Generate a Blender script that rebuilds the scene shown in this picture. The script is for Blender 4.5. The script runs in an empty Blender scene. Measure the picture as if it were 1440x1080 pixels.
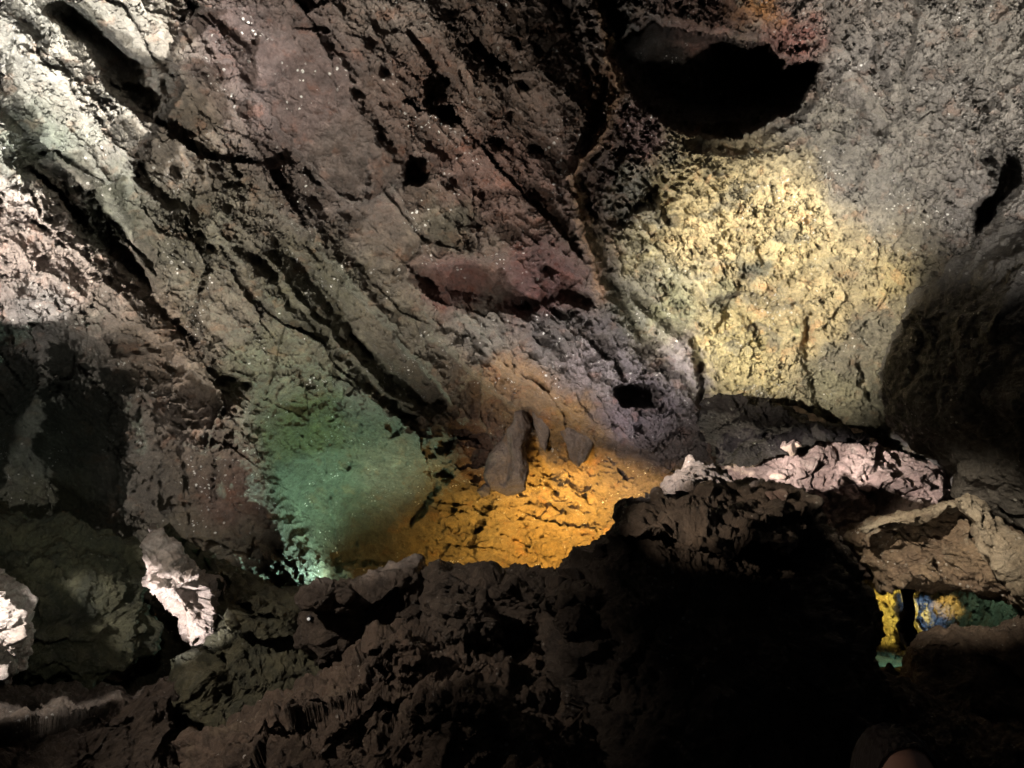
import bpy, math, numpy as np
from mathutils import Matrix, Vector
np.seterr(all='ignore')
Q = 1.0                      # mesh fineness (1 = full)
F32 = np.float32
sc = bpy.context.scene
COL = sc.collection
# ------------------------------------------------------------------ camera
FPX = 1084.0; CAM = np.array([0., 0., 1.62]); PITCH = math.radians(14)
cd = bpy.data.cameras.new('camera'); cam = bpy.data.objects.new('camera', cd); COL.objects.link(cam)
cd.sensor_width = 36; cd.lens = 36*FPX/1440; cd.clip_end = 500; cd.clip_start = 0.05
cam.location = CAM; cam.rotation_euler = (math.pi/2+PITCH, 0, 0); sc.camera = cam
FW = np.array([0, math.cos(PITCH), math.sin(PITCH)]); UP = np.array([0, -math.sin(PITCH), math.cos(PITCH)]); RT = np.array([1., 0, 0])
def at(u, v, d):
    """world point(s) seen in direction (u,v) at distance d in front of the viewer"""
    u = np.asarray(u, float); v = np.asarray(v, float); d = np.asarray(d, float)
    x = (u-720)/FPX*d; y = (540-v)/FPX*d
    return CAM + x[..., None]*RT + y[..., None]*UP + d[..., None]*FW
# ------------------------------------------------------------------ noise
rs = np.random.RandomState(7)
PERM = rs.permutation(256).astype(np.int32); PERM = np.concatenate([PERM, PERM])
GR = rs.normal(size=(256, 3)).astype(F32); GR /= np.linalg.norm(GR, axis=1)[:, None]
RND = rs.rand(256, 4).astype(F32)
def _h(i, j, k=0): return PERM[(PERM[(PERM[i & 255]+j) & 255]+k) & 255]
def perlin3(x, y, z):
    x = x.astype(F32); y = y.astype(F32); z = z.astype(F32)
    i = np.floor(x).astype(np.int32); j = np.floor(y).astype(np.int32); k = np.floor(z).astype(np.int32)
    fx = x-i; fy = y-j; fz = z-k
    s = lambda t: t*t*t*(t*(t*6-15)+10)
    a, b, c = s(fx), s(fy), s(fz); out = 0
    for dx in (0, 1):
        wx = a if dx else 1-a
        for dy in (0, 1):
            wy = b if dy else 1-b
            for dz in (0, 1):
                wz = c if dz else 1-c
                h = _h(i+dx, j+dy, k+dz)
                out = out + wx*wy*wz*(GR[h, 0]*(fx-dx)+GR[h, 1]*(fy-dy)+GR[h, 2]*(fz-dz))
    return out*1.5
def perlin2(x, y, seed=0):
    x = x.astype(F32)+F32(seed*17.31); y = y.astype(F32)+F32(seed*9.77)
    i = np.floor(x).astype(np.int32); j = np.floor(y).astype(np.int32); fx = x-i; fy = y-j
    s = lambda t: t*t*t*(t*(t*6-15)+10)
    a, b = s(fx), s(fy); out = 0
    for dx in (0, 1):
        for dy in (0, 1):
            h = _h(i+dx, j+dy, seed)
            out = out+(a if dx else 1-a)*(b if dy else 1-b)*(GR[h, 0]*(fx-dx)+GR[h, 1]*(fy-dy))
    return out*1.9
def fbm2(x, y, oct=4, seed=0, gain=.5, ridged=False):
    o = 0; a = 1; f = 1; n = 0
    for q in range(oct):
        p = perlin2(x*f, y*f, seed+q*3)
        if ridged: p = 1-2*np.abs(p)
        o = o+a*p; n += a; a *= gain; f *= 2.03
    return o/n
def fbm3(P, oct=4, sc_=1., gain=.5, ridged=False, off=0.):
    o = 0; a = 1; f = sc_; n = 0
    for q in range(oct):
        p = perlin3(P[..., 0]*f+off, P[..., 1]*f+off*1.7, P[..., 2]*f-off)
        if ridged: p = 1-2*np.abs(p)
        o = o+a*p; n += a; a *= gain; f *= 2.07
    return o/n
def facets2(x, y, seed=0, tilt=1.):
    """broken rock: every cell is a tilted plane.  returns height, edge closeness"""
    x = x.astype(F32); y = y.astype(F32)
    i = np.floor(x).astype(np.int32); j = np.floor(y).astype(np.int32)
    b1 = np.full(x.shape, 9., F32); e = np.zeros(x.shape, F32); hh = e.copy()
    for dx in (-1, 0, 1):
        for dy in (-1, 0, 1):
            h = _h(i+dx, j+dy, seed); r = RND[h]
            qx = x-(i+dx+r[..., 0]); qy = y-(j+dy+r[..., 1]); d = qx*qx+qy*qy
            g = GR[h]; val = (r[..., 2]-.5)+tilt*(g[..., 0]*qx+g[..., 1]*qy)
            m = d < b1
            e = np.where(m, r[..., 3], e); hh = np.where(m, val, hh); b1 = np.where(m, d, b1)
    return hh, e
def facets3(P, s, seed=0, tilt=1.):
    x = (P[..., 0]*s).astype(F32); y = (P[..., 1]*s).astype(F32); z = (P[..., 2]*s).astype(F32)
    i = np.floor(x).astype(np.int32); j = np.floor(y).astype(np.int32); k = np.floor(z).astype(np.int32)
    b1 = np.full(x.shape, 9., F32); hh = np.zeros(x.shape, F32)
    for dx in (-1, 0, 1):
        for dy in (-1, 0, 1):
            for dz in (-1, 0, 1):
                h = _h(i+dx+seed, j+dy, k+dz); r = RND[h]
                qx = x-(i+dx+r[..., 0]); qy = y-(j+dy+r[..., 1]); qz = z-(k+dz+r[..., 2])
                d = qx*qx+qy*qy+qz*qz; g = GR[h]
                val = .55*(r[..., 3]-.5)+tilt*(g[..., 0]*qx+g[..., 1]*qy+g[..., 2]*qz)
                m = d < b1; hh = np.where(m, val, hh); b1 = np.where(m, d, b1)
    return hh
def ss(a, b, x):
    t = np.clip((x-a)/(b-a), 0, 1); return t*t*(3-2*t)
def rbf(pts, vals, U, V, reg=1e-3):
    p = np.array(pts, float)/500.; n = len(p)
    k = lambda r2: .5*r2*np.log(np.maximum(r2, 1e-12))
    d2 = ((p[:, None]-p[None])**2).sum(-1); A = np.zeros((n+3, n+3)); A[:n, :n] = k(d2)+reg*np.eye(n)
    A[:n, n] = 1; A[:n, n+1:] = p; A[n, :n] = 1; A[n+1:, :n] = p.T
    w = np.linalg.solve(A, np.concatenate([np.array(vals, float), np.zeros(3)]))
    x = U/500.; y = V/500.; o = w[n]+w[n+1]*x+w[n+2]*y
    for q in range(n): o = o+w[q]*k((x-p[q, 0])**2+(y-p[q, 1])**2)
    return o
# ------------------------------------------------------------------ features drawn as lines / areas of relief
def polydist(pts, U, V):
    """distance, signed side (+ = right hand of travel on screen), fraction along"""
    best = np.full(U.shape, 1e9, F32); sg = np.zeros(U.shape, F32); tt = np.zeros(U.shape, F32)
    n = len(pts)-1
    for q in range(n):
        ax, ay = pts[q]; bx, by = pts[q+1]; dx, dy = bx-ax, by-ay; L2 = dx*dx+dy*dy
        t = np.clip(((U-ax)*dx+(V-ay)*dy)/L2, 0, 1); ex = U-(ax+t*dx); ey = V-(ay+t*dy); d = np.sqrt(ex*ex+ey*ey)
        cr = dx*(V-ay)-dy*(U-ax)
        m = d < best; best = np.where(m, d, best); sg = np.where(m, np.sign(cr), sg); tt = np.where(m, (q+t)/n, tt)
    return best, sg, tt
def window(U, V, box):
    # U,V are 2-D arrays that grow along axis 1 / 0 roughly; restrict the work to the box
    m = (U > box[0]) & (U < box[2]) & (V > box[1]) & (V < box[3])
    r = np.where(m.any(1))[0]; c = np.where(m.any(0))[0]
    if len(r) == 0 or len(c) == 0: return None
    return slice(r[0], r[-1]+1), slice(c[0], c[-1]+1)
def line(D, U, V, pts, kind, w, amp, fall=60.):
    """kind g = groove (amp>0 deeper) ; s = step: right side of travel deeper by amp, fading over fall; r = ridge crest"""
    pad = max(3*w, 3.2*fall if kind == 's' else 0)+10
    xs = [p[0] for p in pts]; ys = [p[1] for p in pts]
    sl = window(U, V, (min(xs)-pad, min(ys)-pad, max(xs)+pad, max(ys)+pad))
    if sl is None: return
    u = U[sl]; v = V[sl]; d, s, t = polydist(pts, u, v)
    ends = ss(0, .12, t)*ss(1, .88, t)
    if kind == 'g': D[sl] += amp*np.exp(-(d/w)**2)*(.25+.75*ends)
    elif kind == 'r': D[sl] -= amp*np.exp(-d/w)*(.25+.75*ends)
    else:
        sd = d*s; D[sl] += amp*(ss(-w, w, sd)-.5)*np.exp(-(d/fall)**1.5)*ends
def polymask(pts, U, V, soft):
    """1 inside polygon, 0 outside, soft edge in px"""
    ins = np.zeros(U.shape, bool); n = len(pts)
    for q in range(n):
        x1, y1 = pts[q]; x2, y2 = pts[(q+1) % n]
        if y1 == y2: continue
        c = ((y1 > V) != (y2 > V)) & (U < (x2-x1)*(V-y1)/(y2-y1)+x1); ins ^= c
    d, _, _ = polydist(list(pts)+[pts[0]], U, V)
    return ss(-soft, soft, np.where(ins, d, -d))
def area(D, U, V, pts, amp, soft=6., dome=0.):
    xs = [p[0] for p in pts]; ys = [p[1] for p in pts]; pad = soft+8
    sl = window(U, V, (min(xs)-pad, min(ys)-pad, max(xs)+pad, max(ys)+pad))
    if sl is None: return
    u = U[sl]; v = V[sl]; D[sl] += amp*polymask(pts, u, v, soft)
# ------------------------------------------------------------------ mesh helpers
def grid_mesh(name, P, faces_mask=None, wrap=False, col=None, mat=None, smooth=True):
    n, m = P.shape[:2]; idx = np.arange(n*m).reshape(n, m)
    if wrap: idx = np.concatenate([idx, idx[:, :1]], 1)
    f = np.stack([idx[:-1, :-1], idx[1:, :-1], idx[1:, 1:], idx[:-1, 1:]], -1)
    if faces_mask is not None: f = f[faces_mask]
    f = f.reshape(-1, 4); vs = P.reshape(-1, 3)
    used = np.zeros(len(vs), bool); used[f.ravel()] = True
    mp = np.cumsum(used)-1; f = mp[f]; vs = vs[used]
    me = bpy.data.meshes.new(name)
    me.vertices.add(len(vs)); me.vertices.foreach_set('co', vs.astype(F32).ravel())
    me.loops.add(f.size); me.loops.foreach_set('vertex_index', f.astype(np.int32).ravel())
    me.polygons.add(len(f)); me.polygons.foreach_set('loop_start', np.arange(0, f.size, 4, dtype=np.int32))
    if smooth: me.polygons.foreach_set('use_smooth', np.ones(len(f), bool))
    me.update(calc_edges=True)
    if col is not None:
        c = col.reshape(-1, 3)[used]; a = me.color_attributes.new('col', 'FLOAT_COLOR', 'POINT')
        a.data.foreach_set('color', np.concatenate([c, np.ones((len(c), 1))], 1).astype(F32).ravel())
    if mat: me.materials.append(mat)
    o = bpy.data.objects.new(name, me); COL.objects.link(o); return o
def tag(o, label=None, cat=None, group=None, kind=None):
    for k, v in (('label', label), ('category', cat), ('group', group), ('kind', kind)):
        if v: o[k] = v
    return o
def normals(P, wrap=False):
    if wrap:
        du = np.roll(P, -1, 1)-np.roll(P, 1, 1)
    else:
        du = np.gradient(P, axis=1)
    dv = np.gradient(P, axis=0); n = np.cross(du, dv); n /= np.maximum(np.linalg.norm(n, axis=-1, keepdims=True), 1e-9)
    return n
# ------------------------------------------------------------------ materials
def rock_mat(name, base=None, base2=None, var=.35, scale=1., bump=.6, rough=(.45, .9), glint=.0, glint_col=(.9, .88, .83), spot=None, spec=.4, mottle=2.2):
    m = bpy.data.materials.new(name); m.use_nodes = True; nt = m.node_tree; N = nt.nodes; L = nt.links
    bs = N['Principled BSDF']; tc = N.new('ShaderNodeTexCoord'); geo = N.new('ShaderNodeNewGeometry')
    P = geo.outputs['Position']
    def noise(s, det=6, r=.6, dist=0.):
        t = N.new('ShaderNodeTexNoise'); t.inputs['Scale'].default_value = s; t.inputs['Detail'].default_value = det
        t.inputs['Roughness'].default_value = r; t.inputs['Distortion'].default_value = dist; L.new(P, t.inputs['Vector']); return t.outputs['Fac']
    def ramp(x, a, b, o0=0., o1=1.):
        t = N.new('ShaderNodeMapRange'); t.inputs[1].default_value = a; t.inputs[2].default_value = b; t.inputs[3].default_value = o0; t.inputs[4].default_value = o1
        L.new(x, t.inputs[0]); return t.outputs[0]
    def math_(op, a, b):
        t = N.new('ShaderNodeMath'); t.operation = op
        for i, q in enumerate((a, b)):
            if isinstance(q, (int, float)): t.inputs[i].default_value = q
            else: L.new(q, t.inputs[i])
        return t.outputs[0]
    def mix(f, a, b, bt='MIX'):
        t = N.new('ShaderNodeMix'); t.data_type = 'RGBA'; t.blend_type = bt
        if isinstance(f, (int, float)): t.inputs[0].default_value = f
        else: L.new(f, t.inputs[0])
        for i, q in ((6, a), (7, b)):
            if isinstance(q, tuple): t.inputs[i].default_value = (*q, 1)
            else: L.new(q, t.inputs[i])
        return t.outputs[2]
    big = noise(mottle*scale, 5, .65, .3); fine = noise(28*scale, 4, .75)
    if base is None:
        at_ = N.new('ShaderNodeAttribute'); at_.attribute_name = 'col'; c = at_.outputs['Color']
    else: c = mix(ramp(big, .38, .62), base, base2 or base)
    v = math_('ADD', ramp(noise(5*scale, 6, .72), .3, .7, -var, var), 1.0)
    v = math_('MULTIPLY', v, ramp(fine, .3, .7, .72, 1.28))
    vv = N.new('ShaderNodeCombineXYZ')
    for i in range(3): L.new(v, vv.inputs[i])
    c = mix(1.0, c, vv.outputs[0], 'MULTIPLY')
    if spot:
        c = mix(math_('MULTIPLY', ramp(noise(3.3*scale, 5, .7, .6), .55, .68), .75), c, spot)
    if glint > 0:  # white specks put wet sparkle into the base colour
        vo = N.new('ShaderNodeTexVoronoi'); vo.inputs['Scale'].default_value = 24*scale; L.new(P, vo.inputs['Vector'])
        sx = N.new('ShaderNodeSeparateColor'); L.new(vo.outputs['Color'], sx.inputs[0])
        r_ = math_('POWER', sx.outputs[0], 2.2)
        dot = math_('MULTIPLY', ramp(math_('SUBTRACT', math_('ADD', vo.outputs['Distance'], math_('MULTIPLY', fine, .35)), math_('MULTIPLY', r_, .5)), .06, .14, 1, 0), ramp(big, .38, .5))
        k = math_('MULTIPLY', dot, ramp(noise(1.5*scale, 3, .75), .53, .61))
        c = mix(math_('MULTIPLY', k, glint), c, glint_col)
    L.new(c, bs.inputs['Base Color'])
    L.new(ramp(noise(9*scale, 3, .7), .35, .65, rough[0], rough[1]), bs.inputs['Roughness'])
    bs.inputs['Specular IOR Level'].default_value = spec
    # relief finer than the mesh
    vc = N.new('ShaderNodeTexVoronoi'); vc.feature = 'F1'; vc.inputs['Scale'].default_value = 22*scale
    vc.inputs['Detail'].default_value = 2; L.new(P, vc.inputs['Vector'])
    pits = ramp(vc.outputs['Distance'], 0., .45)
    hgt = math_('ADD', math_('MULTIPLY', noise(14*scale, 7, .76), 1.15), math_('MULTIPLY', pits, .22))
    bp = N.new('ShaderNodeBump'); bp.inputs['Strength'].default_value = bump; bp.inputs['Distance'].default_value = .12/scale
    L.new(hgt, bp.inputs['Height']); L.new(bp.outputs[0], bs.inputs['Normal'])
    return m
# ------------------------------------------------------------------ THE CAVE SHELL
def axis(lo, a, b, hi, st):
    st = st/Q; core = np.arange(a, b+st, st)
    def tail(x0, x1):
        o = []; s = st; x = x0; sg = 1 if x1 > x0 else -1
        while (x1-x)*sg > 0:
            s = min(s*1.06, 25); x += sg*s; o.append(x)
        return o
    return np.array(tail(a, lo)[::-1]+list(core)+tail(core[-1], hi))
us = axis(-1100, -30, 1470, 2600, 1.45); vs_ = axis(-900, -30, 1000, 1500, 1.45)
U, V = np.meshgrid(us, vs_); U = U.astype(F32); V = V.astype(F32)
ctrl = [(-1100,-900,2.6),(0,-700,3.6),(720,-800,3.6),(1440,-700,3.6),(2600,-900,2.6),(-1100,300,3),(-1100,1300,3),(2600,300,3),(2600,1300,3),
 (-400,0,5.2),(-400,500,5.4),(-400,1000,6),(1850,0,4.8),(1850,500,5),(1850,1000,7),
 (0,0,6.5),(150,150,7),(0,250,6.4),(100,350,6.7),(200,420,7.4),(300,0,7),(500,0,7),(700,0,7),(900,0,7),(1100,0,7.2),(1300,0,6.6),(1440,0,6),
 (300,250,7.9),(500,250,8.1),(700,250,8.1),(850,250,8.1),(0,480,6.8),(60,600,8.3),(100,700,8.8),(200,550,8),(200,700,8.7),(330,600,9),(330,760,9.6),
 (400,450,9),(420,600,10.2),(400,780,10.4),(500,700,12.3),(520,790,12.6),(560,600,10.8),(600,450,9.4),(650,560,10.4),(640,680,11.8),(620,780,13),
 (700,780,13.4),(800,760,13.2),(860,700,12.3),(800,650,11.6),(900,600,10.2),(950,500,9.5),(850,450,9.1),(700,400,8.8),(950,350,9),(1000,250,8.6),
 (1100,400,9.4),(1100,520,9.9),(1200,350,9),(1200,550,10),(1250,650,10.6),(1300,200,7.8),(1400,250,7.1),(1440,400,7.2),(1300,450,8.8),(1000,700,12),(1150,650,11.3),
 (1300,870,17),(1400,870,16),(1240,870,17.5),(1440,700,8.6),(0,900,8.6),(200,900,9.3),(400,950,10.5),(600,950,13),(900,950,13),(1200,980,16),(1440,1000,14),
 (0,1300,8),(700,1300,10),(1440,1300,9)]
gu = np.arange(-1120, 2640, 20.); gv = np.arange(-920, 1540, 20.); GU, GV = np.meshgrid(gu, gv)
G = rbf([c[:2] for c in ctrl], [c[2] for c in ctrl], GU, GV)
def bil(G, U, V):
    x = np.clip((U-gu[0])/20., 0, len(gu)-1.001); y = np.clip((V-gv[0])/20., 0, len(gv)-1.001)
    i = x.astype(int); j = y.astype(int); a = x-i; b = y-j
    return (G[j, i]*(1-a)+G[j, i+1]*a)*(1-b)+(G[j+1, i]*(1-a)+G[j+1, i+1]*a)*b
D = bil(G, U, V).astype(F32)
# natural wobble of every drawn line
wu = U+14*fbm2(U/70, V/70, 5, 1, .6); wv = V+14*fbm2(U/70, V/70, 5, 5, .6)
wu = wu.astype(F32); wv = wv.astype(F32)
EXEC_FEATURES = True
def L_(pts, kind, w, amp, fall=60.): line(D, wu, wv, pts, kind, w, amp*(.72 if kind == 'g' and amp > .2 else 1), fall)
def A_(pts, amp, soft=6.): area(D, wu, wv, pts, amp, soft)
# ---- masks of structure: strata run down-right on the left, down on the right they run down-left
mL = 1-ss(700, 900, U-.15*V)              # left/centre vault
mR = ss(1130, 1300, U+.25*(V-300))        # far right
mY = np.clip(1-mL-mR, 0, 1)
def strat(ang, along, across, k=1.):
    c, s = math.cos(ang), math.sin(ang); u = U+k*(wu-U); v = V+k*(wv-V)
    return (u*c+v*s)/along, (-u*s+v*c)/across
wu = (wu+5*fbm2(U/17, V/17, 3, 7, .6)).astype(F32); wv = (wv+5*fbm2(U/17, V/17, 3, 9, .6)).astype(F32)
DB = D.copy(); om = polymask([(600,640),(760,650),(880,660),(890,720),(800,830),(600,810)], wu, wv, 30); gm = polymask([(350,560),(460,570),(560,620),(640,700),(600,800),(480,830),(400,760)], wu, wv, 35)
a, b = strat(math.radians(52), 320, 62); wl = fbm2(a, b, 5, 11, .5, True)
a, b = strat(math.radians(53), 210, 85, .35); h0, c0 = facets2(a, b, 43, 1.3)
a, b = strat(math.radians(50), 95, 40, .4); h1, c1 = facets2(a, b, 3, 1.1)
a, b = strat(math.radians(40), 60, 24); h2, c2 = facets2(a+.3*wl, b, 8, .9)
RG = .45+.55*ss(.35, .75, .5*c0+.5*c1+.35*fbm2(U/90, V/90, 3, 45))      # smooth slabs beside clinkery ones
a, b = strat(math.radians(54), 760, 150, .6); fold = fbm2(a, b, 2, 101, .4, True)
D += mL*(-.34*fold-.16*wl+.24*h0+.12*h1+.06*h2*RG)*ss(-200, 100, V+300)
a, b = strat(math.radians(-48), 260, 60); wr = fbm2(a, b, 5, 21, .55, True)
a, b = strat(math.radians(-62), 46, 17); r2, _ = facets2(a, b, 13, .9)
D += mR*(-.22*wr+.07*r2)
a, b = strat(math.radians(-60), 140, 70); y1, _ = facets2(a, b, 17, .8)
a, b = strat(math.radians(57), 26, 8.5); y2 = fbm2(a, b, 3, 31, .6)
y3 = fbm2(a*2.2, b*2.2, 3, 35, .6)
D += mY*(.09*y1-.12*fbm2(wu/90, wv/90, 5, 41, .6, True)) + (mY+.6*mR)*(.02*y2+.09*ss(.18, .5, y3)+.07*ss(.2, .5, y2))
h3, e3 = facets2(wu/17, wv/13, 23, .9)
bw = np.abs(fbm2(wu/34, wv/24, 5, 91, .62)); D += -.15*bw*(.1+.15*mR+.9*mL)*RG+.045*RG*h3*(1-.6*mY)*(.35+1.3*ss(-.1, .35, fbm2(U/180, V/180, 3, 51)))
SM = np.ones(U.shape, F32)
SM = SM*(1-.3*om)*(1-.6*gm)
for p, k in (([(-20,235),(50,262),(110,315),(205,412),(100,440),(-20,480)],.3), ([(340,60),(400,40),(470,90),(520,170),(548,250),(520,292),(460,268),(400,190),(355,140)],.85), ([(480,290),(560,285),(600,330),(565,395),(520,400)],.7), ([(565,380),(680,365),(820,385),(840,430),(740,440),(620,408)],.7),
             ([(20,560),(150,560),(160,720),(0,720)],.7), ([(190,640),(330,640),(400,780),(220,760)],.7), ([(1120,180),(1250,230),(1300,330),(1180,330)],.4), ([(380,660),(470,680),(480,800),(430,770)],.6), ([(470,680),(600,700),(640,800),(480,800)],.6)):
    SM = SM*(1-k*polymask(p, wu, wv, 14))
D = DB+(D-DB)*SM
# ---- drawn features (u,v in photograph pixels): travel direction, right-hand side goes deeper for a step
# upper left: pale ridges and green gullies
L_([(60,20),(120,60),(150,110),(200,160),(225,170)], 's', 5, -.75, 45)
L_([(0,60),(60,110),(110,160),(160,210),(205,235)], 's', 6, .55, 50)
L_([(80,0),(130,50),(160,70),(200,130),(232,135)], 'g', 15, .38)
L_([(0,120),(50,200),(110,270),(150,330),(210,420)], 'g', 26, .5)
L_([(0,225),(60,255),(110,310),(160,360),(207,412)], 's', 6, -.5, 60)
L_([(232,80),(236,140),(215,180),(185,215),(190,260)], 's', 5, -.6, 70)
L_([(232,90),(250,50),(290,20),(345,5),(380,-20)], 's', 4, .55, 60)
L_([(190,240),(230,280),(300,300)], 'g', 10, .3)
L_([(290,230),(297,290),(288,345)], 's', 4, .45, 40)
L_([(150,330),(200,400),(280,500)], 'g', 8, .2)
# left patch blocks
for p in ([(0,320),(60,330),(110,360),(150,400)], [(0,290),(50,300),(90,330)], [(0,270),(40,275)], [(30,380),(70,390),(120,420)], [(0,420),(60,430),(100,450)]):
    L_(p, 's', 3, .35, 26)
A_([(0,490),(30,500),(60,480),(105,480),(120,520),(160,540),(165,600),(150,700),(110,745),(0,735)], .5, 40)
L_([(40,540),(60,552),(85,540)], 'g', 7, .3)
L_([(100,500),(190,545),(200,640),(205,730)], 's', 22, -.5, 80)
# vertical flow curtains under the left wall
for k, (x0, x1) in enumerate(((150,165),(185,192),(215,222),(243,262),(290,300),(315,335))):
    L_([(x0,560+6*k),(x0+4,640),(x1,735+8*k)], 'g', 7, .05)
# horizontal broken ledges (150-330, 420-640)
for k in range(13):
    y = 432+17*k+(k*7 % 5); x = 140+9*k+(k*37 % 50)-20; w_ = 50+(k*53 % 60)
    L_([(x,y),(x+w_*.35,y+6),(x+w_*.7,y+8+(k % 3)*4),(x+w_,y+2)], 's', 2.5, .09+.05*(k % 3), 14)
L_([(300,540),(330,535),(350,545)], 'g', 5, .35)
L_([(210,470),(235,515),(260,515)], 'g', 8, .25)
# vault centre
L_([(350,130),(385,170),(430,230),(480,280),(520,290)], 's', 5, .5, 60)
L_([(250,40),(330,160),(380,290),(420,350)], 's', 6, .25, 50)
L_([(455,40),(490,90),(530,170),(560,230)], 'g', 9, .3)
L_([(470,300),(560,270),(575,240)], 's', 5, .25, 50)
L_([(380,300),(430,330),(500,410),(560,480),(610,540),(640,580)], 's', 7, .85, 60)
L_([(395,340),(440,400),(500,470),(560,530),(600,580)], 'g', 11, .55)
L_([(330,330),(400,410),(470,490),(540,560),(600,610)], 'g', 8, .35)
L_([(360,340),(430,430),(500,505),(570,570)], 's', 4, -.35, 30)
L_([(240,180),(300,310),(370,420),(450,520),(520,590)], 's', 6, .3, 45)
L_([(560,290),(600,330),(570,370),(565,390)], 's', 5, .3, 40)
L_([(565,395),(610,410),(680,420),(740,440),(800,420),(850,440)], 's', 8, -.25, 60)
L_([(590,370),(680,365),(760,350),(830,380)], 's', 6, .35, 40)
L_([(640,430),(700,510),(760,560),(850,610),(930,650)], 's', 8, .4, 50)
L_([(600,470),(680,540),(720,570)], 's', 5, .5, 40)
# pockets and blow holes
A_([(566,245),(578,224),(605,218),(613,232),(603,252),(572,258)], 1.0, 6)
A_([(600,120),(615,106),(632,115),(622,140),(604,145)], .6, 5)
A_([(618,155),(632,150),(640,170),(625,172)], .4, 4)
A_([(865,555),(880,541),(905,538),(925,548),(920,566),(875,568)], 1.0, 5)
A_([(150,470),(190,478),(200,500),(160,498)], .25, 5)
for (x, y, r, q) in ((520,60,9,.25),(545,95,8,.25),(500,130,8,.25),(550,150,11,.3),(690,90,8,.2),(740,120,9,.3),(720,160,8,.25),(700,200,12,.3),(760,210,9,.3),(660,200,8,.2),(690,270,9,.2),(760,270,11,.25),(640,255,12,.3),(360,55,6,.2),(250,235,7,.3),(770,380,10,.25),(780,440,10,.35),(745,430,8,.3),(905,600,8,.3),(930,570,8,.3),(300,350,7,.3)):
    D += q*np.exp(-((wu-x)**2+((wv-y)*1.2)**2)/(r*r))
# ropy drip vein down the vault
vein = [(838,-20),(850,40),(862,90),(868,130),(850,190),(818,225),(806,245),(815,300),(835,360),(850,420)]
L_(vein, 'r', 13, .5); L_([(p[0]+16,p[1]) for p in vein], 'g', 4, .1); L_([(p[0]-17,p[1]) for p in vein], 'g', 5, .1)
L_([(790,-10),(812,60),(826,120),(838,180)], 'g', 6, .1)
L_([(850,330),(870,400),(900,470),(960,530),(985,560)], 'g', 12, .3)
L_([(885,400),(930,450),(985,480),(990,530)], 'g', 8, .35)
L_([(985,500),(990,560),(1003,620)], 'g', 6, .5)
L_([(880,330),(890,300),(930,290),(945,320)], 's', 5, -.25, 40)
L_([(905,345),(940,380),(960,400)], 's', 4, .25, 30)
L_([(920,400),(960,390),(1000,420),(1060,420)], 's', 5, .3, 35)
# the black hole high on the right with its overhanging lip
HOLE = [(862,72),(880,55),(903,47),(915,26),(930,42),(975,46),(1005,58),(1030,62),(1075,66),(1088,66),(1096,104),(1128,98),(1150,90),(1152,104),(1135,130),(1108,152),(1075,168),(1040,186),(1000,192),(965,184),(930,168),(900,150),(885,120)]
A_(HOLE, 3.2, 4)
A_([(872,68),(912,40),(1080,66),(1098,104),(1150,96),(1110,140),(1040,160),(950,155),(895,115)], 4.2, 14)
L_([(1180,90),(1150,140),(1110,175),(1060,200),(1000,212)], 's', 12, .5, 45)
L_([(870,-20),(880,30),(862,72)], 's', 5, .35, 40)
A_([(930,-20),(925,30),(975,42),(1030,55),(1080,62),(1095,100),(1150,88),(1168,60),(1172,-20)], -.7, 8)
A_([(1085,40),(1100,30),(1140,35),(1150,60),(1120,75),(1095,72)], .3, 6)
L_([(960,190),(1010,205),(1080,205),(1130,180)], 'g', 8, .35)
# right: deep cleft above the buttress and pits
A_([(1395,215),(1415,205),(1432,230),(1425,260),(1395,300),(1375,325),(1370,300),(1395,270)], 1.2, 6)
L_([(1350,60),(1370,110),(1400,150)], 'g', 14, .35); L_([(1230,60),(1255,120),(1262,170)], 'g', 10, .3)
L_([(1185,120),(1215,150),(1240,190)], 'g', 16, .45)
L_([(1215,0),(1235,60),(1228,110)], 's', 5, .3, 40); L_([(1290,-10),(1285,60),(1265,120)], 's', 5, .3, 40)
L_([(1135,420),(1140,500),(1150,560),(1165,590)], 'g', 7, .3); L_([(1210,500),(1225,560),(1270,600)], 'g', 8, .35)
L_([(1060,330),(1075,350),(1085,380)], 'g', 9, .15); L_([(1010,440),(1060,450),(1075,490)], 'g', 9, .35)
# mouth of the green hollow and the orange one
L_([(345,540),(360,610),(375,670),(400,725),(440,778),(482,815)], 's', 20, -1.1, 80)
L_([(380,560),(420,572),(460,560),(480,566)], 's', 3, .3, 22); L_([(375,640),(420,650),(480,640),(500,650)], 's', 3, .2, 18)
L_([(470,560),(500,600),(480,680),(440,740)], 's', 20, .15, 40)
L_([(480,790),(600,800)], 's', 6, -.4, 40)
L_([(595,640),(610,615),(640,612),(630,640)], 's', 4, .5, 30)
L_([(540,600),(560,590),(565,615)], 's', 3, .4, 20)
L_([(560,670),(620,655),(690,700),(660,790)], 's', 8, .3, 40)
L_([(725,740),(722,770),(712,800)], 's', 10, -.3, 40)
a, b = strat(math.radians(12), 46, 15); o1, _ = facets2(a+.5*fbm2(wu/60, wv/60, 3, 97), b, 29, .9); a, b = strat(math.radians(-20), 20, 8); o2, _ = facets2(a, b, 37, .9)
D += om*(.22*o1+.07*o2)
for p in ([(735,650),(790,690),(860,730)],[(750,640),(810,675),(875,700)],[(690,705),(760,700),(820,725),(862,735)],[(640,650),(610,700),(570,740)],[(700,740),(760,730),(840,750)],[(730,765),(790,760),(830,780)]):
    L_(p, 's', 5, .28, 26)
L_([(640,590),(700,640),(720,700)], 'g', 10, .3); L_([(690,560),(800,600),(870,640)], 's', 6, .3, 40)
L_([(740,570),(760,640),(790,700)], 'g', 9, .5)
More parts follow.
